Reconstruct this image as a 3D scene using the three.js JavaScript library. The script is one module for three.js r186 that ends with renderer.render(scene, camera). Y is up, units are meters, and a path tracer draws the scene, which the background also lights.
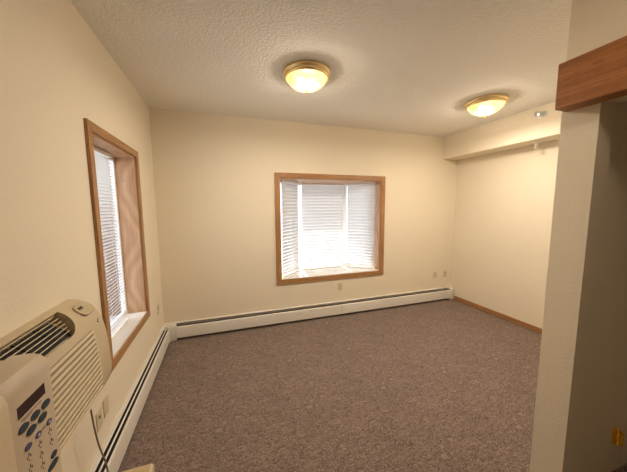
import * as THREE from 'three';
import { RoundedBoxGeometry } from 'three/addons/geometries/RoundedBoxGeometry.js';
import { mergeGeometries, toCreasedNormals } from 'three/addons/utils/BufferGeometryUtils.js';
import { RectAreaLightUniformsLib } from 'three/addons/lights/RectAreaLightUniformsLib.js';
import { Brush, Evaluator, SUBTRACTION } from 'three-bvh-csg';

// ------------------------------------------------------------------ camera, sky, sun, exposure
const scene = new THREE.Scene();
const camera = new THREE.PerspectiveCamera(2 * Math.atan(236 / 265.04) * 180 / Math.PI, 627 / 472, 0.02, 100);
camera.rotation.order = 'YXZ';
camera.position.set(0.6606, 1.4394, 3.1527);
camera.rotation.set(-0.108, -0.3263, -0.0064);
scene.add(camera);

const renderer = new THREE.WebGLRenderer({ antialias: true });
renderer.toneMapping = THREE.LinearToneMapping;
renderer.toneMappingExposure = 1.16;
renderer.shadowMap.enabled = true;

scene.background = new THREE.Color().setRGB(0.88, 0.96, 1.10);
scene.backgroundIntensity = 2.4;

const sun = new THREE.DirectionalLight(new THREE.Color().setRGB(1, 0.95, 0.86), 6.5);
sun.position.set(2.3, 0.6 + 9.2, -6.0);
sun.target.position.set(1.9, 0.6, 0);
sun.castShadow = true;
Object.assign(sun.shadow.camera, { left: -6, right: 6, top: 6, bottom: -6, near: 0.5, far: 30 });
sun.shadow.mapSize.set(2048, 2048);
scene.add(sun, sun.target);

const LAMP_COLOR = new THREE.Color().setRGB(1.0, 0.89, 0.73);
const LAMP_CD = 4.8, KITCHEN_CD = 0.6;      // candela straight down; a seventh of it goes sideways
RectAreaLightUniformsLib.init();

// ------------------------------------------------------------------ helpers
let seed = 7;
const rnd = () => { seed = (seed * 1664525 + 1013904223) >>> 0; return seed / 4294967296; };
function hash(x, y, s) { let h = (x * 374761393 + y * 668265263 + s * 2147483647) | 0; h = Math.imul(h ^ (h >>> 13), 1274126177); h ^= h >>> 16; return (h >>> 0) / 4294967296; }
const sm = (t) => t * t * (3 - 2 * t);
function vnoise(x, y, px, py, s) {            // periodic value noise
  const x0 = Math.floor(x), y0 = Math.floor(y), fx = sm(x - x0), fy = sm(y - y0);
  const w = (i, p) => ((i % p) + p) % p;
  const a = hash(w(x0, px), w(y0, py), s), b = hash(w(x0 + 1, px), w(y0, py), s), c = hash(w(x0, px), w(y0 + 1, py), s), d = hash(w(x0 + 1, px), w(y0 + 1, py), s);
  return a + (b - a) * fx + (c - a) * fy + (a - b - c + d) * fx * fy;
}
function tex(n, metres, fn, srgb = true) {     // fn(u, v) in 0..1 -> [r, g, b] 0..1
  const d = new Uint8Array(n * n * 4);
  for (let j = 0; j < n; j++) for (let i = 0; i < n; i++) {
    const c = fn(i / n, j / n), o = (j * n + i) * 4;
    for (let k = 0; k < 3; k++) d[o + k] = Math.max(0, Math.min(255, c[k] * 255));
    d[o + 3] = 255;
  }
  const t = new THREE.DataTexture(d, n, n);
  t.wrapS = t.wrapT = THREE.RepeatWrapping; t.magFilter = THREE.LinearFilter; t.minFilter = THREE.LinearMipmapLinearFilter; t.generateMipmaps = true;
  t.repeat.set(1 / metres, 1 / metres);
  if (srgb) t.colorSpace = THREE.SRGBColorSpace;
  t.needsUpdate = true;
  return t;
}
const hex = (r, g, b) => [r / 255, g / 255, b / 255];
const mix = (a, b, t) => a.map((v, i) => v + (b[i] - v) * t);

function planarUV(g, grain = 0, off = 0) {    // uv in metres by the face's dominant direction, u along the grain axis
  if (g.index) g = g.toNonIndexed();
  const p = g.attributes.position, n = g.attributes.normal, uv = new Float32Array(p.count * 2);
  for (let t = 0; t < p.count; t += 3) {
    const s = [0, 0, 0];
    for (let k = 0; k < 3; k++) { s[0] += Math.abs(n.getX(t + k)); s[1] += Math.abs(n.getY(t + k)); s[2] += Math.abs(n.getZ(t + k)); }
    const ax = s[0] >= s[1] && s[0] >= s[2] ? 0 : s[1] >= s[2] ? 1 : 2;
    let [a, b] = [[2, 1], [0, 2], [0, 1]][ax];
    if (b === grain) [a, b] = [b, a];
    for (let k = 0; k < 3; k++) {
      const q = [p.getX(t + k), p.getY(t + k), p.getZ(t + k)];
      uv[(t + k) * 2] = q[a] + off; uv[(t + k) * 2 + 1] = q[b] + off * 0.37;
    }
  }
  g.setAttribute('uv', new THREE.BufferAttribute(uv, 2));
  return g;
}
function box(x0, x1, y0, y1, z0, z1, r = 0, grain = 0, off = 0) {
  const w = x1 - x0, h = y1 - y0, d = z1 - z0;
  let g = r ? new RoundedBoxGeometry(w, h, d, 2, Math.min(r, w * 0.49, h * 0.49, d * 0.49)) : new THREE.BoxGeometry(w, h, d);
  g.translate((x0 + x1) / 2, (y0 + y1) / 2, (z0 + z1) / 2);
  return planarUV(g, grain, off);
}
function clean(gs) {
  return mergeGeometries(gs.map((g) => { const h = g.index ? g.toNonIndexed() : g; for (const k of Object.keys(h.attributes)) if (!['position', 'normal', 'uv'].includes(k)) h.deleteAttribute(k); if (!h.attributes.uv) planarUV(h); return h; }));
}
const taken = new Map();
function numbered(name) { const n = taken.get(name) ?? 0; taken.set(name, n + 1); return n ? name + '_' + String(n).padStart(3, '0') : name; }
function obj(name, geo, mat, parent = scene) {
  const m = new THREE.Mesh(Array.isArray(geo) ? clean(geo) : geo, mat);
  m.name = parent === scene ? numbered(name) : name;
  m.castShadow = m.receiveShadow = true;
  parent.add(m);
  return m;
}
function thing(name, label, category, [x, y, z] = [0, 0, 0], turn = 0, group) {
  const o = new THREE.Group(); o.name = numbered(name); o.position.set(x, y, z); o.rotation.y = turn;
  o.userData = { label, category }; if (group) o.userData.group = group;
  scene.add(o); return o;
}
function tag(o, label, category, group) { Object.assign(o.userData, { label, category }); if (group) o.userData.group = group; return o; }
function struct(o, label, category) { Object.assign(o.userData, { kind: 'structure', label, category }); return o; }
function place(o, label, group, pos, turn) { const c = o.clone(); c.name = numbered(o.name.replace(/_\d{3}$/, '')); c.userData = { ...o.userData, label, group }; c.position.set(...pos); c.rotation.y = turn; scene.add(c); return c; }
const flat = (pts, depth, opts = {}) => new THREE.ExtrudeGeometry(new THREE.Shape(pts.map((p) => new THREE.Vector2(...p))), { depth, bevelEnabled: false, ...opts });
// a profile in (outward, up) swept along z
function sweepZ(pts, z0, z1, crease = 0.5) { const g = flat(pts, z1 - z0); g.translate(0, 0, z0); return planarUV(toCreasedNormals(g, crease), 2); }
// (a, b, along) -> any axes
function remap(g, m) { g.applyMatrix4(m); return g; }
const holed = (outer, holes, depth) => {
  const s = new THREE.Shape(outer.map((p) => new THREE.Vector2(...p)));
  for (const h of holes) s.holes.push(new THREE.Path(h.map((p) => new THREE.Vector2(...p))));
  return new THREE.ExtrudeGeometry(s, { depth, bevelEnabled: false });
};
const rect = (a0, a1, b0, b1) => [[a0, b0], [a1, b0], [a1, b1], [a0, b1]];
function tube(points, r, seg = 40, rad = 8) { return new THREE.TubeGeometry(new THREE.CatmullRomCurve3(points.map((p) => new THREE.Vector3(...p))), seg, r, rad); }
const lathe = (pts, seg = 48) => new THREE.LatheGeometry(pts.map((p) => new THREE.Vector2(...p)), seg);

// ------------------------------------------------------------------ materials
const std = (o) => new THREE.MeshStandardMaterial(o);
const phys = (o) => new THREE.MeshPhysicalMaterial(o);
const rgb = (r, g, b) => new THREE.Color().setRGB(r / 255, g / 255, b / 255, THREE.SRGBColorSpace);

const peelBump = tex(512, 0.35, (u, v) => { const a = vnoise(u * 48, v * 48, 48, 48, 1), b = vnoise(u * 110, v * 110, 110, 110, 2); const k = 0.6 * a + 0.4 * b; return [k, k, k]; }, false);
const M = {};
M.wall = std({ color: rgb(236, 224, 202), roughness: 0.82, bumpMap: peelBump, bumpScale: 0.0007 });
const knock = tex(1024, 0.48, (u, v) => {
  const a = vnoise(u * 40, v * 40, 40, 40, 3), b = vnoise(u * 85, v * 85, 85, 85, 4), c = vnoise(u * 180, v * 180, 180, 180, 5);
  const h = Math.max(0, Math.min(1, (0.5 * a + 0.35 * b + 0.15 * c - 0.36) / 0.24)); return [h, h, h];
}, false);
M.ceiling = std({ color: rgb(246, 242, 234), roughness: 0.92, bumpMap: knock, bumpScale: 0.0024 });
const carpetH = (u, v) => 0.45 * vnoise(u * 190, v * 190, 190, 190, 11) + 0.4 * vnoise(u * 100 + 7 * vnoise(u * 20, v * 20, 20, 20, 9), v * 100, 100, 100, 12) + 0.15 * vnoise(u * 300, v * 300, 300, 300, 13);
M.carpet = std({
  roughness: 1,
  map: tex(1024, 0.62, (u, v) => {
    const h = carpetH(u, v), t = Math.max(0, Math.min(1, (h - 0.25) / 0.5)), big = vnoise(u * 9, v * 9, 9, 9, 14) - 0.5;
    let c = mix(hex(94, 78, 70), hex(158, 139, 128), t); const f = hash(Math.floor(u * 256), Math.floor(v * 256), 15);
    if (f > 0.94) c = mix(c, hex(198, 178, 164), 0.4); if (f < 0.06) c = mix(c, hex(72, 54, 46), 0.4);
    return c.map((x) => x * (1 + 0.06 * big));
  }),
  bumpMap: tex(1024, 0.62, (u, v) => { const h = carpetH(u, v); return [h, h, h]; }, false), bumpScale: 0.004,
});
function oakTex(light, dark, s, figure) {
  return tex(512, 0.8, (u, v) => {
    let w = v + 0.012 * vnoise(u * 3, v * 6, 3, 6, s + 5);
    let a = vnoise(u * 3, w * 90, 3, 90, s), b = vnoise(u * 8, w * 220, 8, 220, s + 1), p = vnoise(u * 26, w * 250, 26, 250, s + 2);
    let ring = 0;
    if (figure) { const q = (w - 0.5) * 9 + 1.6 * vnoise(u * 2, v * 3, 2, 3, s + 7) + 0.5 * vnoise(u * 6, v * 9, 6, 9, s + 8); ring = 0.5 + 0.5 * Math.sin(q * 6.0 + 3 * Math.cos(u * 6.283)); }
    const t = figure ? 0.35 * a + 0.25 * b + 0.4 * ring : 0.6 * a + 0.4 * b;
    let c = mix(light, dark, Math.max(0, Math.min(1, (t - 0.2) / 0.65)));
    if (p > 0.74) c = mix(c, dark.map((x) => x * 0.8), figure ? 0.15 : 0.3);
    return c;
  });
}
M.oak = std({ map: oakTex(hex(184, 138, 90), hex(152, 106, 64), 21, false), roughness: 0.42 });
M.oakVeneer = std({ map: oakTex(hex(204, 164, 126), hex(180, 136, 98), 31, true), roughness: 0.45 });
M.oakDark = std({ map: oakTex(hex(176, 114, 62), hex(146, 90, 46), 41, false), roughness: 0.45 });
M.sill = std({ color: rgb(240, 237, 232), roughness: 0.14 });
M.vinyl = std({ color: rgb(240, 240, 238), roughness: 0.4 });
M.glass = phys({ color: 0xffffff, transmission: 1, thickness: 0, roughness: 0, ior: 1.5 });
M.slat = phys({ color: rgb(244, 244, 244), roughness: 0.85, transmission: 0.47, thickness: 0, side: THREE.DoubleSide });
M.blindRail = std({ color: rgb(242, 240, 234), roughness: 0.45 });
M.tape = phys({ color: rgb(245, 244, 240), roughness: 0.9, transmission: 0.4, thickness: 0, side: THREE.DoubleSide });
M.enamel = std({ color: rgb(226, 220, 210), roughness: 0.38 });
M.black = std({ color: rgb(24, 22, 22), roughness: 0.7 });
M.darkMetal = std({ color: rgb(52, 48, 46), roughness: 0.6, metalness: 0.3 });
M.ivory = std({ color: rgb(214, 198, 166), roughness: 0.4 });
M.acCase = std({ color: rgb(202, 184, 152), roughness: 0.42 });
M.acBar = std({ color: rgb(216, 200, 170), roughness: 0.4 });
M.filter = std({ color: rgb(150, 134, 106), roughness: 0.8 });
M.acPanel = std({ color: rgb(192, 174, 142), roughness: 0.4 });
M.microwave = std({ color: rgb(214, 194, 162), roughness: 0.3 });
M.microPanel = std({ color: rgb(208, 190, 166), roughness: 0.35 });
M.button = std({ color: rgb(44, 62, 74), roughness: 0.4 });
M.buttonViolet = std({ color: rgb(88, 84, 122), roughness: 0.4 });
M.display = std({ color: rgb(52, 28, 34), roughness: 0.12 });
M.ink = std({ color: rgb(92, 76, 72), roughness: 0.6 });
M.paleInk = std({ color: rgb(196, 196, 206), roughness: 0.6 });
M.brass = std({ color: rgb(246, 224, 172), metalness: 1, roughness: 0.3 });
M.yellowBrass = std({ color: rgb(255, 205, 70), metalness: 1, roughness: 0.25 });
M.bowl = phys({ color: rgb(255, 232, 184), transmission: 0.72, roughness: 0.5, thickness: 0, side: THREE.DoubleSide, emissive: new THREE.Color().setRGB(1.0, 0.72, 0.28), emissiveIntensity: 0.3 });
M.bulb = std({ color: 0xffffff, emissive: new THREE.Color().setRGB(1.0, 0.86, 0.6), emissiveIntensity: 9 });
M.plasticWhite = std({ color: rgb(240, 240, 236), roughness: 0.35 });
M.chrome = std({ color: rgb(220, 220, 222), metalness: 1, roughness: 0.18 });
M.cord = std({ color: rgb(128, 112, 90), roughness: 0.5 });
M.laminate = std({ color: rgb(212, 188, 148), roughness: 0.35 });
M.ground = std({ color: rgb(194, 192, 188), roughness: 1 });
M.siding = std({ color: rgb(104, 84, 70), roughness: 0.9 });
M.roof = std({ color: rgb(120, 112, 104), roughness: 0.95 });

// ------------------------------------------------------------------ room shell
const H = 2.44, W = 4.01, ZP = 2.345, XP = 2.10, ZR = 5.3, T = 0.16;
const CL = { x: 2.85, z0: 2.475, z1: 4.05, top: 1.85 };            // closet opening off the kitchen
struct(obj('floor', box(-T, W + 0.12, -0.12, 0, -T, ZR + 0.12), M.carpet), 'brown flecked cut pile carpet over the whole floor', 'floor');
struct(obj('ceiling', box(-T, W + 0.12, H, H + 0.12, -T, ZR + 0.12), M.ceiling), 'off white ceiling with knockdown texture', 'ceiling');
const LW = { z0: 0.613, z1: 1.384, y0: 0.552, y1: 1.852 };          // left window opening
const BW = { x0: 1.303, x1: 2.697, y0: 0.553, y1: 1.790 };          // bay opening
{ // left wall: drawn in (z, y), extruded along x
  const g = holed(rect(-T, ZR + 0.12, 0, H), [rect(LW.z0, LW.z1, LW.y0, LW.y1)], T);
  g.applyMatrix4(new THREE.Matrix4().makeBasis(new THREE.Vector3(0, 0, 1), new THREE.Vector3(0, 1, 0), new THREE.Vector3(-1, 0, 0)));
  struct(obj('wall_left', planarUV(g.toNonIndexed(), 2), M.wall), 'cream painted wall with the narrow window and the air conditioner', 'wall');
}
{ const g = holed(rect(0, W + 0.12, 0, H), [rect(BW.x0, BW.x1, BW.y0, BW.y1)], T); g.translate(0, 0, -T);
  struct(obj('wall_back', planarUV(g.toNonIndexed(), 0), M.wall), 'cream painted wall with the bay window', 'wall'); }
struct(obj('wall_right', box(W, W + 0.12, 0, H, 0, ZP), M.wall), 'cream painted side wall under the soffit', 'wall');
{ // partition between room and closet, its end a squared column
  const g = flat([[XP, ZP], [W + 0.12, ZP], [W + 0.12, ZP + 0.1], [2.197, ZP + 0.1], [2.197, CL.z0], [XP, CL.z0]], H);
  g.applyMatrix4(new THREE.Matrix4().makeBasis(new THREE.Vector3(1, 0, 0), new THREE.Vector3(0, 0, 1), new THREE.Vector3(0, 1, 0)));
  const q = g.toNonIndexed(); // basis mirrors: flip the winding
  for (const a of [q.attributes.position, q.attributes.normal]) for (let t = 0; t < a.count; t += 3) { const v = [a.getX(t), a.getY(t), a.getZ(t)]; a.setXYZ(t, a.getX(t + 1), a.getY(t + 1), a.getZ(t + 1)); a.setXYZ(t + 1, ...v); }
  q.computeVertexNormals();
  struct(obj('wall_partition', planarUV(q, 1), M.wall), 'tan looking squared wall end at the closet opening', 'wall');
}
struct(obj('wall_closet_front', [box(XP, 2.197, CL.top, H, CL.z0, CL.z1), box(XP, 2.197, 0, H, CL.z1, ZR)], M.wall), 'painted wall above and beside the closet opening', 'wall');
struct(obj('wall_closet_back', [box(CL.x, CL.x + 0.1, 0, H, ZP + 0.1, CL.z1 + 0.1), box(2.197, CL.x, 0, H, CL.z1, CL.z1 + 0.1)], M.wall), 'painted inside walls of the closet', 'wall');
struct(obj('wall_rear', box(0, XP, 0, H, ZR, ZR + 0.12), M.wall), 'cream painted kitchen wall behind the viewer', 'wall');
struct(obj('ceiling_soffit', box(3.739, W, 2.125, H, 0, ZP), M.wall), 'boxed cream soffit along the top of the right wall', 'soffit');
struct(obj('baseboard_right', box(W - 0.013, W, 0, 0.064, 0.075, ZP, 0.004, 2), M.oak), 'low oak baseboard along the right wall', 'baseboard');
struct(obj('trim_1', box(2.02, XP, 1.845, 2.03, 2.362, CL.z1 + 0.1, 0.003, 2), M.oakDark), 'reddish brown wooden header board over the closet opening', 'trim');

// ------------------------------------------------------------------ windows
// a mitred casing of four boards, drawn in (a, b) round an opening, thickness along +c
function casing(parent, a0, a1, b0, b1, w, th, matrix) {
  const o = [[a0 - w, b0 - w], [a1 + w, b0 - w], [a1 + w, b1 + w], [a0 - w, b1 + w]], i = [[a0, b0], [a1, b0], [a1, b1], [a0, b1]];
  for (let k = 0; k < 4; k++) {
    const n = (k + 1) % 4;
    const g = flat([o[k], o[n], i[n], i[k]], th - 0.003, { bevelEnabled: true, bevelThickness: 0.003, bevelSize: 0.002, bevelOffset: -0.002, bevelSegments: 2, steps: 1 });
    const q = planarUV(g, k % 2 ? 1 : 0, k * 0.21); q.applyMatrix4(matrix);
    obj('casing', q, M.oak, parent);
  }
}
const toX = new THREE.Matrix4().makeBasis(new THREE.Vector3(0, 0, -1), new THREE.Vector3(0, 1, 0), new THREE.Vector3(1, 0, 0));   // (a,b,c) -> (z=-a, y=b, x=c)
const win1 = new THREE.Group(); win1.name = 'window_1'; scene.add(win1);
struct(win1, 'narrow oak framed window in the left wall with deep figured jambs', 'window');
{
  const { z0, z1, y0, y1 } = LW;
  casing(win1, -z1, -z0, y0, y1, 0.050, 0.016, toX);
  obj('jamb', box(-T, 0.0, y0 + 0.012, y1 - 0.012, z0, z0 + 0.012, 0, 1), M.oakVeneer, win1);
  obj('jamb', box(-T, 0.0, y0 + 0.012, y1 - 0.012, z1 - 0.012, z1, 0, 1, 0.3), M.oakVeneer, win1);
  obj('window_head', box(-T, 0.0, y1 - 0.012, y1, z0, z1, 0, 2), M.oakVeneer, win1);
  obj('sill', box(-T, 0.004, y0 - 0.004, y0 + 0.012, z0, z1, 0.002, 2), M.sill, win1);
  const fr = obj('window_frame', [box(-0.166, -0.136, y0 + 0.012, y0 + 0.042, z0 + 0.012, z1 - 0.012), box(-0.166, -0.136, y1 - 0.042, y1 - 0.012, z0 + 0.012, z1 - 0.012), box(-0.166, -0.136, y0 + 0.042, y1 - 0.042, z0 + 0.012, z0 + 0.036), box(-0.166, -0.136, y0 + 0.042, y1 - 0.042, z1 - 0.036, z1 - 0.012)], M.vinyl, win1);
  obj('pane', box(-0.153, -0.149, y0 + 0.042, y1 - 0.042, z0 + 0.036, z1 - 0.036), M.glass, fr);
}
const win2 = new THREE.Group(); win2.name = 'window_2'; scene.add(win2);
struct(win2, 'oak framed bay window of three panels in the back wall', 'window');
const bayOut = [[BW.x0, 0], [BW.x0, -0.15], [1.625, -0.475], [2.375, -0.475], [BW.x1, -0.15], [BW.x1, 0]];   // inner face in plan
{
  const { x0, x1, y0, y1 } = BW;
  casing(win2, x0, x1, y0, y1, 0.058, 0.016, new THREE.Matrix4());
  const planGeo = (pts, y, th) => { const g = flat(pts.map(([x, z]) => [x, -z]), th); g.applyMatrix4(new THREE.Matrix4().makeRotationX(-Math.PI / 2)); g.translate(0, y, 0); return planarUV(g, 0); };
  const outer = [[x0, 0], [x0, -0.15], [1.605, -0.53], [2.395, -0.53], [x1, -0.15], [x1, 0]];
  obj('sill', planGeo(outer.slice().reverse(), y0 - 0.012, 0.018), M.sill, win2);
  obj('window_head', planGeo(outer.slice().reverse(), y1 - 0.008, 0.02), M.oakVeneer, win2);
  obj('jamb', box(x0, x0 + 0.012, y0 + 0.006, y1 - 0.008, -0.15, 0.0, 0, 1), M.oakVeneer, win2);
  obj('jamb', box(x1 - 0.012, x1, y0 + 0.006, y1 - 0.008, -0.15, 0.0, 0, 1, 0.4), M.oakVeneer, win2);
  for (let k = 1; k < 4; k++) {
    const [ax, az] = bayOut[k], [bx, bz] = bayOut[k + 1], L = Math.hypot(bx - ax, bz - az), turn = Math.atan2(-(bz - az), bx - ax);
    const f = (g) => { g.applyMatrix4(new THREE.Matrix4().makeRotationY(turn)); g.translate(ax, 0, az); return g; };
    const b = 0.035, fy0 = y0 + 0.006, fy1 = y1 - 0.008;
    const fr = obj('window_frame', [box(0, L, fy0, fy0 + b, -0.045, 0), box(0, L, fy1 - b, fy1, -0.045, 0), box(0, b, fy0 + b, fy1 - b, -0.045, 0), box(L - b, L, fy0 + b, fy1 - b, -0.045, 0)].map(f), M.vinyl, win2);
    obj('pane', f(box(b, L - b, fy0 + b, fy1 - b, -0.026, -0.022)), M.glass, fr);
  }
}
// the bay's little roof and apron outside, which shade the upper half of the blinds
{
  const g = flat([[1.0, 0.16], [3.0, 0.16], [2.78, 0.86], [1.22, 0.86]], 0.1); g.applyMatrix4(new THREE.Matrix4().makeRotationX(-Math.PI / 2)); g.translate(0, BW.y1 + 0.03, 0);
  struct(obj('bay_roof', planarUV(g, 0), M.roof), 'small overhanging roof above the bay window outside', 'roof');
}
struct(obj('ground', box(-14, 18, -0.9, -0.7, -22, -0.5), M.ground), 'pale ground outside the windows', 'ground');
{
  const nb = new THREE.Group(); nb.name = 'neighbour_house'; scene.add(nb); nb.position.set(-5.3, -0.7, -4.2);
  tag(nb, 'brown sided neighbouring house glimpsed between the left window slats', 'house');
  obj('house_wall', box(-4.2, 4.2, 0, 5.4, -1.2, 1.2), M.siding, nb);
  const rf = flat([[-1.6, 5.4], [1.6, 5.4], [0, 6.8]], 9.0); rf.rotateY(Math.PI / 2); rf.translate(-4.5, 0, 0); obj('house_roof', planarUV(rf, 0), M.roof, nb);
  for (let k = 0; k < 27; k++) obj('siding_board', box(-4.2, 4.2, 0.02 + k * 0.2, 0.2 + k * 0.2, 1.2, 1.225), M.siding, nb);
}
struct(obj('ground_side', box(-14, -0.5, -0.9, -0.7, -0.5, 10), M.ground), 'pale ground beside the house', 'ground');

// ------------------------------------------------------------------ window blinds
function makeBlind(label, { width, height, pitch, slat, tilt, lean = 0, tapes, pos, turn, group, wand }) {
  // local: x along the width, y up from the bottom, +z towards the room
  const b = thing('window_blind', label, 'blind', pos, turn, group);
  const at = (y) => lean * (1 - y / height);          // the blind's foot may be kicked into the room
  obj('headrail', box(-width / 2, width / 2, height - 0.026, height, -0.014, 0.014, 0.002), M.blindRail, b);
  obj('bottom_rail', box(-width / 2, width / 2, 0.0, 0.012, at(0) - 0.011, at(0) + 0.011, 0.003), M.blindRail, b);
  const n = Math.floor((height - 0.045) / pitch), segs = 4, prof = [];
  for (let i = 0; i <= segs; i++) { const t = i / segs - 0.5; prof.push([t * slat, 0.13 * slat * (1 - 4 * t * t)]); }
  const th = 0.0006, ring = [...prof, ...prof.slice().reverse().map(([a, c]) => [a, c - th])];
  const g = flat(ring, width - 0.006); g.translate(0, 0, -(width - 0.006) / 2); g.rotateY(Math.PI / 2);
  const geo = planarUV(toCreasedNormals(g, 0.9), 0);
  for (let i = 0; i < n; i++) {
    const y = 0.022 + (i + 0.5) * pitch, s = obj('slat', geo, M.slat, b);
    s.position.set(0, y, at(y)); s.rotation.x = tilt;
  }
  for (const t of tapes) {
    const x = (t - 0.5) * width, y0 = 0.01, y1 = height - 0.026, dz = slat * 0.5 * Math.cos(tilt) + 0.002;
    const tw = tapes.w ?? 0.0022;
    const c = [];
    for (const s of [-1, 1]) { const q = new THREE.BoxGeometry(tw, y1 - y0, 0.0012); q.rotateX(-Math.atan2(-lean, height) * -1); q.translate(x, (y0 + y1) / 2, at((y0 + y1) / 2) + s * dz); c.push(q); }
    obj('ladder_cord', c, M.tape, b);
  }
  if (wand) obj('tilt_wand', tube([[(wand[0] - 0.5) * width, height - 0.03, 0.03], [(wand[0] - 0.5) * width, height - 0.3, 0.034 + lean * 0.2], [(wand[0] - 0.5) * width, height - wand[1], 0.034 + lean * 0.6]], 0.003, 8, 6), M.blindRail, b);
  return b;
}
makeBlind('white mini blind in the narrow left window, foot kicked forward', { width: 0.585, height: 1.272, pitch: 0.0232, slat: 0.025, tilt: -0.86, lean: 0.032, tapes: [0.15, 0.5, 0.85], pos: [-0.119, 0.566, 1.0675], turn: Math.PI / 2 });
{
  const hgt = 1.214, y = BW.y0 + 0.007, tapes = Object.assign([0.22, 0.78], { w: 0.0035 }), group = 'blinds in the bay window';
  const line = (ax, az, bx, bz) => ({ width: Math.hypot(bx - ax, bz - az), pos: [(ax + bx) / 2, y, (az + bz) / 2], turn: Math.atan2(-(bz - az), bx - ax) });
  const common = { height: hgt, pitch: 0.043, slat: 0.05, tilt: -1.05, tapes, group };
  makeBlind('white blind on the left angled panel of the bay window', { ...common, ...line(1.345, -0.075, 1.636, -0.352) });
  makeBlind('white blind on the wide centre panel of the bay window', { ...common, ...line(1.685, -0.385, 2.315, -0.385) });
  makeBlind('white blind on the right angled panel of the bay window', { ...common, ...line(2.364, -0.352, 2.655, -0.075) });
}

// ------------------------------------------------------------------ baseboard heaters
function heater(label, length, pos, turn, { joints, ends, damper }) {
  // local: x along the wall, z out from the wall
  const h = thing('baseboard_heater', label, 'heater', pos, turn);
  const sx = (pts, x0, x1) => { const g = flat(pts.map(([d, y]) => [-d, y]).reverse(), x1 - x0); g.rotateY(Math.PI / 2); g.translate(x0, 0, 0); return planarUV(toCreasedNormals(g, 0.6), 0); };
  // after rotateY(90): shape x -> -z, depth -> x, so -d lands at +z = d
  const cuts = [ends[0], ...joints, length - ends[1]];
  obj('back_plate', sx([[0.001, 0.02], [0.004, 0.02], [0.004, 0.186], [0.020, 0.186], [0.024, 0.182], [0.026, 0.184], [0.021, 0.19], [0.001, 0.19]], 0, length), M.enamel, h);
  for (let k = 0; k + 1 < cuts.length; k++)
    obj('front_panel', sx([[0.055, 0.155], [0.0565, 0.155], [0.060, 0.151], [0.0635, 0.142], [0.0635, 0.034], [0.056, 0.030], [0.056, 0.027], [0.065, 0.030], [0.066, 0.144], [0.062, 0.155], [0.0575, 0.1585], [0.055, 0.1585]], cuts[k] + 0.0012, cuts[k + 1] - 0.0012), M.enamel, h);
  if (damper) obj('damper', sx([[0.036, 0.172], [0.043, 0.167], [0.0437, 0.1683], [0.0367, 0.1733]], ends[0], length - ends[1]), M.enamel, h);
  obj('heating_element', box(ends[0], length - ends[1], 0.05, 0.150, 0.006, 0.052), M.black, h);
  const cap = [[0.001, 0.004], [0.066, 0.004], [0.068, 0.012], [0.068, 0.150], [0.062, 0.168], [0.03, 0.192], [0.001, 0.192]];
  if (ends[0]) obj('end_cap', sx(cap, 0, ends[0]), M.enamel, h);
  if (ends[1]) obj('end_cap', sx(cap, length - ends[1], length), M.enamel, h);
  return h;
}
heater('long white baseboard heater along the wall under the bay window', 3.99, [0.0, 0, 0.0], 0, { joints: [2.1], ends: [0.125, 0.06] });
heater('white baseboard heater along the left wall under the narrow window', 2.49, [0.0, 0, 2.562], Math.PI / 2, { joints: [1.12], ends: [0.05, 0.03], damper: true });

// ------------------------------------------------------------------ ceiling lights
function ceilingLight(label, x, z, cd) {
  const l = thing('ceiling_light', label, 'ceiling light', [x, H, z], 0, 'flush ceiling lights');
  l.scale.setScalar(1.07);
  obj('pan', lathe([[0, 0], [0.150, 0], [0.163, -0.003], [0.167, -0.009], [0.167, -0.016], [0.163, -0.021], [0.156, -0.024], [0.154, -0.028], [0.158, -0.034], [0.156, -0.041], [0.151, -0.046], [0.145, -0.049], [0.141, -0.047], [0.140, -0.012], [0, -0.012]], 64), M.brass, l);
  const R = 0.139, D = 0.078, pts = [];
  for (let i = 0; i <= 16; i++) { const a = (i / 16) * Math.PI / 2; pts.push([R * Math.cos(a) + (i === 16 ? 0.0001 : 0), -0.040 - D * Math.sin(a) ** 1.15]); }
  obj('glass_bowl', lathe(pts, 64), M.bowl, l);
  const rod = obj('finial', lathe([[0, -0.110], [0.004, -0.112], [0.012, -0.118], [0.013, -0.121], [0.006, -0.125], [0.005, -0.129], [0.009, -0.134], [0.007, -0.141], [0, -0.144]], 20), M.brass, l);
  for (const s of [-1, 1]) { const g = new THREE.SphereGeometry(0.027, 20, 14); g.scale(1.25, 1, 1); g.translate(s * 0.04, -0.066, 0); obj('bulb', g, M.bulb, l); }
  const q = new THREE.RectAreaLight(LAMP_COLOR, cd / 0.04, 0.2, 0.2); q.position.set(0, -0.147, 0); q.rotation.x = -Math.PI / 2; l.add(q);
  const p = new THREE.PointLight(LAMP_COLOR, cd / 7, 0, 2); p.position.set(0, -0.085, 0); p.castShadow = true; p.shadow.radius = 2; p.shadow.bias = -0.002; l.add(p);
  return l;
}
ceilingLight('brass ringed ceiling light with glass bowl over the middle of the room', 1.293, 1.150, LAMP_CD);
ceilingLight('brass ringed ceiling light with glass bowl near the soffit', 3.09, 1.160, LAMP_CD);
ceilingLight('brass ringed ceiling light over the kitchen behind the viewer', 1.5, 2.95, KITCHEN_CD);

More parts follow.
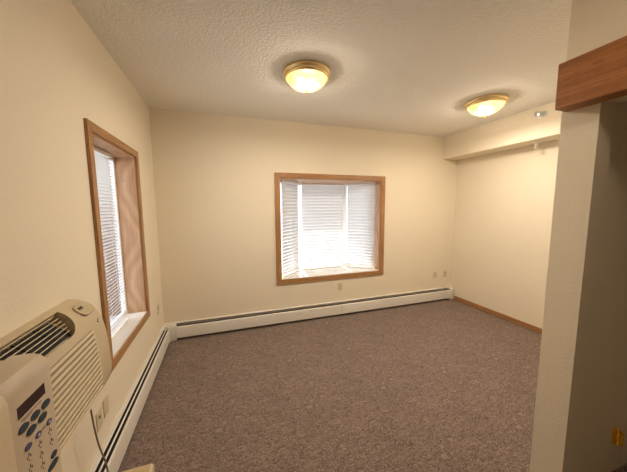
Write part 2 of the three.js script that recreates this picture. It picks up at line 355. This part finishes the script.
// ------------------------------------------------------------------ sprinklers
{
  const s = thing('sprinkler_head', 'white sidewall sprinkler sticking out of the soffit face', 'sprinkler', [3.739, 2.352, 1.26]); s.scale.setScalar(1.3);
  const rz = (g) => { g.rotateZ(Math.PI / 2); return g; };   // lathe axis +y -> -x
  obj('escutcheon', rz(lathe([[0, 0], [0.032, 0], [0.030, 0.006], [0.016, 0.012], [0, 0.012]], 28)), M.plasticWhite, s);
  obj('sprinkler_body', rz(lathe([[0, 0.01], [0.011, 0.01], [0.011, 0.03], [0.008, 0.034], [0, 0.034]], 20)), M.plasticWhite, s);
  const arms = []; for (const k of [-1, 1]) arms.push(tube([[-0.03, 0, k * 0.009], [-0.044, 0, k * 0.014], [-0.06, 0, k * 0.004]], 0.0028, 10, 6));
  obj('frame_arm', arms, M.chrome, s);
  obj('deflector', [rz(lathe([[0, 0.06], [0.017, 0.06], [0.018, 0.062], [0, 0.064]], 20)), box(-0.064, -0.045, 0.013, 0.0145, -0.016, 0.016)], M.chrome, s);
}
{
  const s = thing('sprinkler_head', 'white pendent sprinkler hanging under the soffit', 'sprinkler', [3.885, 2.125, 1.135]); s.scale.setScalar(1.2);
  const dn = (g) => { g.rotateX(Math.PI); return g; };
  obj('escutcheon', dn(lathe([[0, 0], [0.032, 0], [0.030, 0.006], [0.016, 0.012], [0, 0.012]], 28)), M.plasticWhite, s);
  obj('sprinkler_body', dn(lathe([[0, 0.01], [0.011, 0.01], [0.011, 0.03], [0.008, 0.034], [0, 0.034]], 20)), M.plasticWhite, s);
  const arms = []; for (const k of [-1, 1]) arms.push(tube([[k * 0.009, -0.03, 0], [k * 0.014, -0.044, 0], [k * 0.004, -0.06, 0]], 0.0028, 10, 6));
  obj('frame_arm', arms, M.plasticWhite, s);
  obj('deflector', dn(lathe([[0, 0.06], [0.018, 0.06], [0.019, 0.062], [0, 0.064]], 20)), M.plasticWhite, s);
}

// ------------------------------------------------------------------ wall plates
function wallPlate(label, pos, turn, kind) {
  const p = thing('wall_outlet', label, 'outlet', pos, turn); p.scale.setScalar(0.86);           // local z out from the wall
  obj('cover_plate', box(-0.035, 0.035, -0.057, 0.057, 0, 0.006, 0.0025), M.ivory, p);
  if (kind === 'duplex') for (const y of [-0.02, 0.02]) {
    const s = obj('socket', box(-0.016, 0.016, y - 0.014, y + 0.014, 0.004, 0.0075, 0.004), M.ivory, p);
    for (const x of [-0.006, 0.006]) obj('slot', box(x - 0.0012, x + 0.0012, y - 0.003, y + 0.006, 0.007, 0.0078), M.black, s);
  }
  if (kind === 'jack') obj('jack', box(-0.008, 0.008, 0.008, 0.026, 0.005, 0.0072, 0.001), M.darkMetal, p);
  if (kind === 'blank') for (const y of [-0.04, 0.04]) { const g = new THREE.CylinderGeometry(0.003, 0.003, 0.002, 10); g.rotateX(Math.PI / 2); g.translate(0, y, 0.0065); obj('screw', g, M.ivory, p); }
  return p;
}
wallPlate('small ivory outlet centred below the bay window', [2.096, 0.385, 0], 0, 'duplex');
wallPlate('ivory outlet by the right corner, left one of the pair', [3.680, 0.400, 0], 0, 'duplex');
wallPlate('ivory jack plate by the right corner, right one of the pair', [3.872, 0.405, 0], 0, 'jack');
wallPlate('ivory jack plate on the left wall close to the corner', [0, 0.430, 0.215], Math.PI / 2, 'jack');
wallPlate('ivory plate with one dark jack below the air conditioner', [0, 0.342, 1.583], Math.PI / 2, 'jack');
wallPlate('blank ivory plate below the air conditioner nearer the window', [0, 0.352, 1.497], Math.PI / 2, 'blank');

// ------------------------------------------------------------------ air conditioner
{
  const Z0 = 1.745, Z1 = 2.42, L = Z1 - Z0;
  const a = thing('air_conditioner', 'beige through-wall air conditioner with top grille and ribbed front', 'air conditioner', [0, 0, Z0]);
  const prof = [[0, 1.047], [0.030, 1.046], [0.046, 1.040], [0.066, 1.028], [0.086, 1.011], [0.101, 0.993], [0.111, 0.973], [0.120, 0.946], [0.127, 0.915], [0.132, 0.880], [0.137, 0.814], [0.140, 0.731], [0.138, 0.695], [0.132, 0.668], [0.122, 0.648], [0.105, 0.630], [0.070, 0.613], [0, 0.605]];
  // body, hollowed for the outlet grille by a slanted rounded cutter
  const bodyG = flat(prof.slice().reverse(), L - 0.008, { bevelEnabled: true, bevelThickness: 0.004, bevelSize: 0.004, bevelOffset: -0.004, bevelSegments: 3 }); bodyG.translate(0, 0, 0.004);
  const ev = new Evaluator(); ev.attributes = ['position', 'normal'];
  const n = new THREE.Vector3(0.05, 0.068, 0).normalize(), tdir = new THREE.Vector3(n.y, -n.x, 0);      // outward normal and downslope direction of the curved top
  const cutS = new THREE.Shape(), s0 = -0.052, s1 = 0.052, f0 = 0.175, f1 = L - 0.05;                   // (downslope, along z)
  cutS.moveTo(s0, f0 - 0.02); cutS.bezierCurveTo(s0 + 0.05, f0 - 0.02, s1, f0 + 0.005, s1, f0 + 0.06); cutS.lineTo(s1, f1); cutS.lineTo(s0, f1); cutS.closePath();
  const cutG = new THREE.ExtrudeGeometry(cutS, { depth: 0.09, bevelEnabled: false, curveSegments: 12 });
  const origin = new THREE.Vector3(0.078, 1.012, 0);
  const mtx = new THREE.Matrix4().makeBasis(tdir, new THREE.Vector3(0, 0, 1), n.clone().negate()).setPosition(origin.clone().addScaledVector(n, 0.05));
  cutG.applyMatrix4(mtx);
  if (mtx.determinant() < 0) { const ix = cutG.toNonIndexed(); const p = ix.attributes.position; for (let t = 0; t < p.count; t += 3) { const v = [p.getX(t), p.getY(t), p.getZ(t)]; p.setXYZ(t, p.getX(t + 1), p.getY(t + 1), p.getZ(t + 1)); p.setXYZ(t + 1, ...v); } ix.computeVertexNormals(); cutG.copy(ix); }
  const res = ev.evaluate(new Brush(bodyG), new Brush(cutG), SUBTRACTION);
  obj('body', planarUV(toCreasedNormals(res.geometry, 0.55), 2), M.acCase, a);
  const inSlope = (g, d) => { g.applyMatrix4(new THREE.Matrix4().makeBasis(tdir, n, new THREE.Vector3(0, 0, 1).multiplyScalar(1)).setPosition(origin.clone().addScaledVector(n, d))); return g; };
  // makeBasis(tdir, n, z): local x downslope, y outward, z along the unit
  obj('outlet_duct', inSlope(box(s0 + 0.002, s1 - 0.014, -0.002, 0.0, f0 + 0.004, f1 - 0.002), -0.036), M.black, a);
  for (let i = 0; i < 6; i++) {
    const s = s0 + 0.006 + i * 0.0155, start = f0 + 0.004 + 0.042 * (i / 5) ** 2;
    obj('grille_bar', inSlope(box(s - 0.0014, s + 0.0014, -0.005, 0, start, f1, 0.0006, 2), -0.005), M.acBar, a);
  }
  for (let i = 0; i < 4; i++) obj('cross_rib', inSlope(box(s0 + 0.004, s1 - 0.018, -0.012, -0.006, f0 + 0.10 + i * 0.1, f0 + 0.102 + i * 0.1), -0.014), M.darkMetal, a);
  // lip in front of the grille
  // front louvre: ribs proud of the front
  const frontX = (y) => { for (let k = 0; k + 1 < prof.length; k++) { const [xa, ya] = prof[k], [xb, yb] = prof[k + 1]; if (y <= ya && y >= yb && ya < 0.96) return xa + (xb - xa) * (ya - y) / (ya - yb); } return 0.12; };
  const strip = []; for (let k = 0; k <= 14; k++) { const y = 0.938 - k * 0.0208; strip.push([frontX(y), y]); }
  const fg = flat([...strip.map(([x, y]) => [x + 0.0015, y]), ...strip.slice().reverse().map(([x, y]) => [x - 0.004, y])].reverse(), L - 0.145); fg.translate(0, 0, 0.115);
  obj('air_filter', planarUV(toCreasedNormals(fg, 0.4), 2), M.filter, a);
  const nr = 15, pitch = 0.0204;
  for (let i = 0; i < nr; i++) {
    const y = 0.936 - i * pitch, x = frontX(y), xb = frontX(y - 0.0105);
    const g = flat([[x - 0.004, y + 0.0004], [x + 0.0055, y - 0.0008], [x + 0.0075, y - 0.0030], [xb + 0.0070, y - 0.0080], [xb + 0.005, y - 0.0100], [xb - 0.004, y - 0.0105]].reverse(), L - 0.145); g.translate(0, 0, 0.115);
    obj('louver', planarUV(toCreasedNormals(g, 0.6), 2), M.acBar, a);
  }
  // control panel on the far shoulder, tangent to the curved top
  const pc = new THREE.Vector3(0.081, 1.0155, 0.061), pn = new THREE.Vector3(0.018, 0.021, 0).normalize(), pt = new THREE.Vector3(pn.y, -pn.x, 0);
  const onPanel = (g) => { g.applyMatrix4(new THREE.Matrix4().makeBasis(pt, pn, new THREE.Vector3(0, 0, 1)).setPosition(pc)); return g; };
  const rr = new THREE.Shape(); { const w = 0.030, l = 0.049, r = 0.024; rr.moveTo(-w + r, -l); rr.lineTo(w - r, -l); rr.absarc(w - r, -l + r, r, -Math.PI / 2, 0); rr.lineTo(w, l - r); rr.absarc(w - r, l - r, r, 0, Math.PI / 2); rr.lineTo(-w + r, l); rr.absarc(-w + r, l - r, r, Math.PI / 2, Math.PI); rr.lineTo(-w, -l + r); rr.absarc(-w + r, -l + r, r, Math.PI, 1.5 * Math.PI); }
  const pg = new THREE.ExtrudeGeometry(rr, { depth: 0.006, bevelEnabled: true, bevelThickness: 0.0015, bevelSize: 0.0015, bevelSegments: 2, curveSegments: 8 }); pg.rotateX(Math.PI / 2); pg.translate(0, 0.0045, 0);
  const panel = obj('control_panel', onPanel(pg), M.acPanel, a);
  for (const z of [0.012, 0.028]) obj('display', onPanel(box(-0.016, -0.003, 0.004, 0.0068, z - 0.007, z + 0.007, 0.001)), M.display, panel);
  for (const [x, z] of [[-0.012, -0.006], [-0.012, -0.022], [0.006, 0.030], [0.006, 0.014], [0.006, -0.004], [0.006, -0.020]]) obj('button', onPanel(box(x - 0.004, x + 0.004, 0.004, 0.0078, z - 0.0055, z + 0.0055, 0.0015)), M.ivory, panel);
  { const g = new THREE.TorusGeometry(0.008, 0.0013, 6, 20, 4.4); g.rotateY(Math.PI / 2); g.rotateX(0.9); g.translate(0.1205, 0.951, 0.04); obj('emblem', g, M.ink, a); }
}
{ const g = tube([[0.062, 0.617, 1.80], [0.061, 0.52, 1.785], [0.06, 0.45, 1.774], [0.062, 0.33, 1.752], [0.078, 0.22, 1.742], [0.084, 0.12, 1.745], [0.086, 0.03, 1.76], [0.10, 0.006, 1.80], [0.11, 0.006, 2.1], [0.09, 0.006, 2.4]], 0.0036, 90, 8); g.translate(0, 0, -1.745); obj('power_cord', g, M.cord, scene.getObjectByName('air_conditioner')); }

// ------------------------------------------------------------------ counter and microwave
{
  const c = thing('base_cabinet', 'oak kitchen base cabinet under the tan countertop', 'cabinet', [0, 0, 2.6]);
  obj('cabinet_body', box(0.003, 0.46, 0.09, 0.872, 0.0, 1.6), M.oak, c);
  obj('toe_kick', box(0.003, 0.40, 0.0, 0.09, 0.01, 1.6), M.darkMetal, c);
  for (let k = 0; k < 3; k++) { const d = obj('door', box(0.46, 0.479, 0.12, 0.85, 0.02 + k * 0.53, 0.52 + k * 0.53, 0.003, 1, k * 0.3), M.oak, c); const g = new THREE.SphereGeometry(0.013, 14, 10); g.translate(0.492, 0.78, 0.48 + k * 0.53); obj('knob', g, M.brass, d); }
  tag(obj('countertop', box(0.0, 0.503, 0.872, 0.91, 2.566, 4.2, 0.008, 2), M.laminate), 'tan laminate countertop whose corner shows beside the left heater', 'countertop');
}
{
  // local: x out to the front, y up from the counter, z away from the far end towards the viewer
  const m = thing('microwave', 'cream microwave oven with blue oval buttons on the counter', 'microwave', [0, 0.91, 2.606]);
  const X = 0.371, h = 0.292, w = 0.49;
  obj('case', box(0.045, X - 0.05, 0.008, h - 0.003, 0.003, w - 0.003, 0.006, 2), M.microwave, m);
  // front: a rounded shell round the control panel
  const prof = [[X - 0.05, 0.006], [X - 0.012, 0.006], [X, 0.018], [X, h - 0.024], [X - 0.0035, h - 0.0115], [X - 0.0105, h - 0.0035], [X - 0.022, h], [X - 0.0482, h]];
  const g = flat(prof, 0.094, { bevelEnabled: true, bevelThickness: 0.003, bevelSize: 0.003, bevelOffset: -0.003, bevelSegments: 3 }); g.translate(0, 0, 0.003);
  const panel = obj('control_panel', planarUV(toCreasedNormals(g, 0.6), 2), M.microPanel, m);
  // door, bulging, with its rounded edge beside the panel
  const dprof = prof.map(([x, y]) => [x > X - 0.03 ? x + 0.008 : x, y]);
  const dg = flat(dprof, w - 0.1 - 0.016, { bevelEnabled: true, bevelThickness: 0.008, bevelSize: 0.007, bevelOffset: -0.007, bevelSegments: 4 }); dg.translate(0, 0, 0.101 + 0.008);
  const door = obj('door', planarUV(toCreasedNormals(dg, 0.6), 2), M.microwave, m);
  { const s = new THREE.Shape(), z0 = -(w - 0.04), z1 = -0.118, y0 = 0.05, y1 = 0.205, r = 0.06;      // (-z, y)
    s.moveTo(z0 + r, y0); s.lineTo(z1 - r, y0); s.quadraticCurveTo(z1, y0, z1, y0 + r); s.lineTo(z1, y1 - r); s.quadraticCurveTo(z1, y1, z1 - r, y1); s.lineTo(z0 + r, y1); s.quadraticCurveTo(z0, y1, z0, y1 - r); s.lineTo(z0, y0 + r); s.quadraticCurveTo(z0, y0, z0 + r, y0);
    const wg = new THREE.ExtrudeGeometry(s, { depth: 0.003, bevelEnabled: false }); wg.applyMatrix4(toX); wg.translate(X + 0.0065, 0, 0);
    obj('door_window', planarUV(wg, 2), std({ color: rgb(92, 66, 42), roughness: 0.25 }), door); }
  const px = X, dy = -0.91, dz = -2.606;
  const plate = (name, z0, z1, y0, y1, th, mat, parent, r = 0.001) => obj(name, box(px - 0.002, px + th, y0 + dy, y1 + dy, z0 + dz, z1 + dz, r), mat, parent);
  plate('display', 2.626, 2.687, 1.1385, 1.157, 0.0006, M.display, panel, 0.0005);
  const oval = (name, z, y, rz, ry, th, mat, parent) => { const o = new THREE.CylinderGeometry(1, 1, th + 0.002, 24); o.rotateZ(Math.PI / 2); o.scale(1, ry, rz); o.translate(px + th / 2 - 0.001, y + dy, z + dz); return obj(name, o, mat, parent); };
  for (const [z, y] of [[2.629, 1.1215], [2.6545, 1.1215], [2.680, 1.1215], [2.640, 1.1065], [2.666, 1.1065]]) oval('button', z, y, 0.0100, 0.0060, 0.0016, M.button, panel);
  for (const [z, y, mt] of [[2.626, 1.087, M.buttonViolet], [2.653, 1.087, M.buttonViolet], [2.676, 1.0875, M.buttonViolet]]) { const b = oval('button', z, y, z === 2.676 ? 0.0068 : 0.0062, 0.0048, 0.0014, mt, panel); if (z !== 2.676) oval('button_mark', z, y, 0.0028, 0.0022, 0.0018, M.paleInk, b); }
  oval('button', 2.624, 1.0255, 0.0075, 0.0050, 0.0014, M.button, panel);
  oval('button', 2.6285, 1.011, 0.0135, 0.0058, 0.0014, M.button, panel);
  oval('button', 2.668, 1.011, 0.0135, 0.0058, 0.0014, M.button, panel);
  // printed legends: fine lines and food symbols
  const ink = (z, y, wz, wy) => obj('print_mark', box(px - 0.001, px + 0.0003, y - wy / 2 + dy, y + wy / 2 + dy, z - wz / 2 + dz, z + wz / 2 + dz), M.ink, panel);
  ink(2.660, 1.1335, 0.045, 0.0012); ink(2.668, 1.1305, 0.02, 0.0010);
  ink(2.6395, 1.0885, 0.009, 0.0009); ink(2.6395, 1.0862, 0.009, 0.0009);
  for (const [z, y] of [[2.626, 1.071], [2.651, 1.071], [2.676, 1.073], [2.625, 1.052], [2.651, 1.052], [2.676, 1.054], [2.651, 1.034], [2.676, 1.036]]) {
    const c = []; const q = (z0, z1, y0, y1) => c.push(box(px - 0.001, px + 0.0003, y + y0 + dy, y + y1 + dy, z + z0 + dz, z + z1 + dz));
    q(-0.0045, 0.0045, -0.0008, 0.0002); q(-0.0005, 0.0008, 0, 0.0055); q(-0.004, -0.0028, -0.004, 0); q(0.0028, 0.004, -0.004, 0); q(-0.0012, 0.0012, -0.0085, -0.0065);
    obj('print_mark', c, M.ink, panel);
  }
  // push button for the door at the panel's foot
  obj('door_release', box(X - 0.004, X + 0.004, 0.028, 0.062, 0.010, 0.088, 0.006), M.microwave, m);
  for (const [x, z] of [[0.07, 0.03], [0.3, 0.03], [0.07, 0.45], [0.3, 0.45]]) { const f = new THREE.CylinderGeometry(0.014, 0.012, 0.009, 14); f.translate(x, 0.0045, z); obj('foot', f, M.black, m); }
}

// ------------------------------------------------------------------ small brass spring in the closet
{
  const s = thing('spring_fitting', 'small ribbed yellow brass spring low on the dark closet wall', 'fitting', [2.57, 0.23, ZP + 0.1]);
  const pts = []; for (let i = 0; i <= 120; i++) { const a = i / 120 * Math.PI * 2 * 9; pts.push([0.014 * Math.cos(a), -0.035 + 0.07 * i / 120, 0.02 + 0.014 * Math.sin(a)]); }
  obj('coil', tube(pts, 0.0038, 260, 7), M.yellowBrass, s);
  obj('mount', box(-0.012, 0.012, -0.04, 0.04, 0, 0.012, 0.002), M.yellowBrass, s);
}

renderer.render(scene, camera);
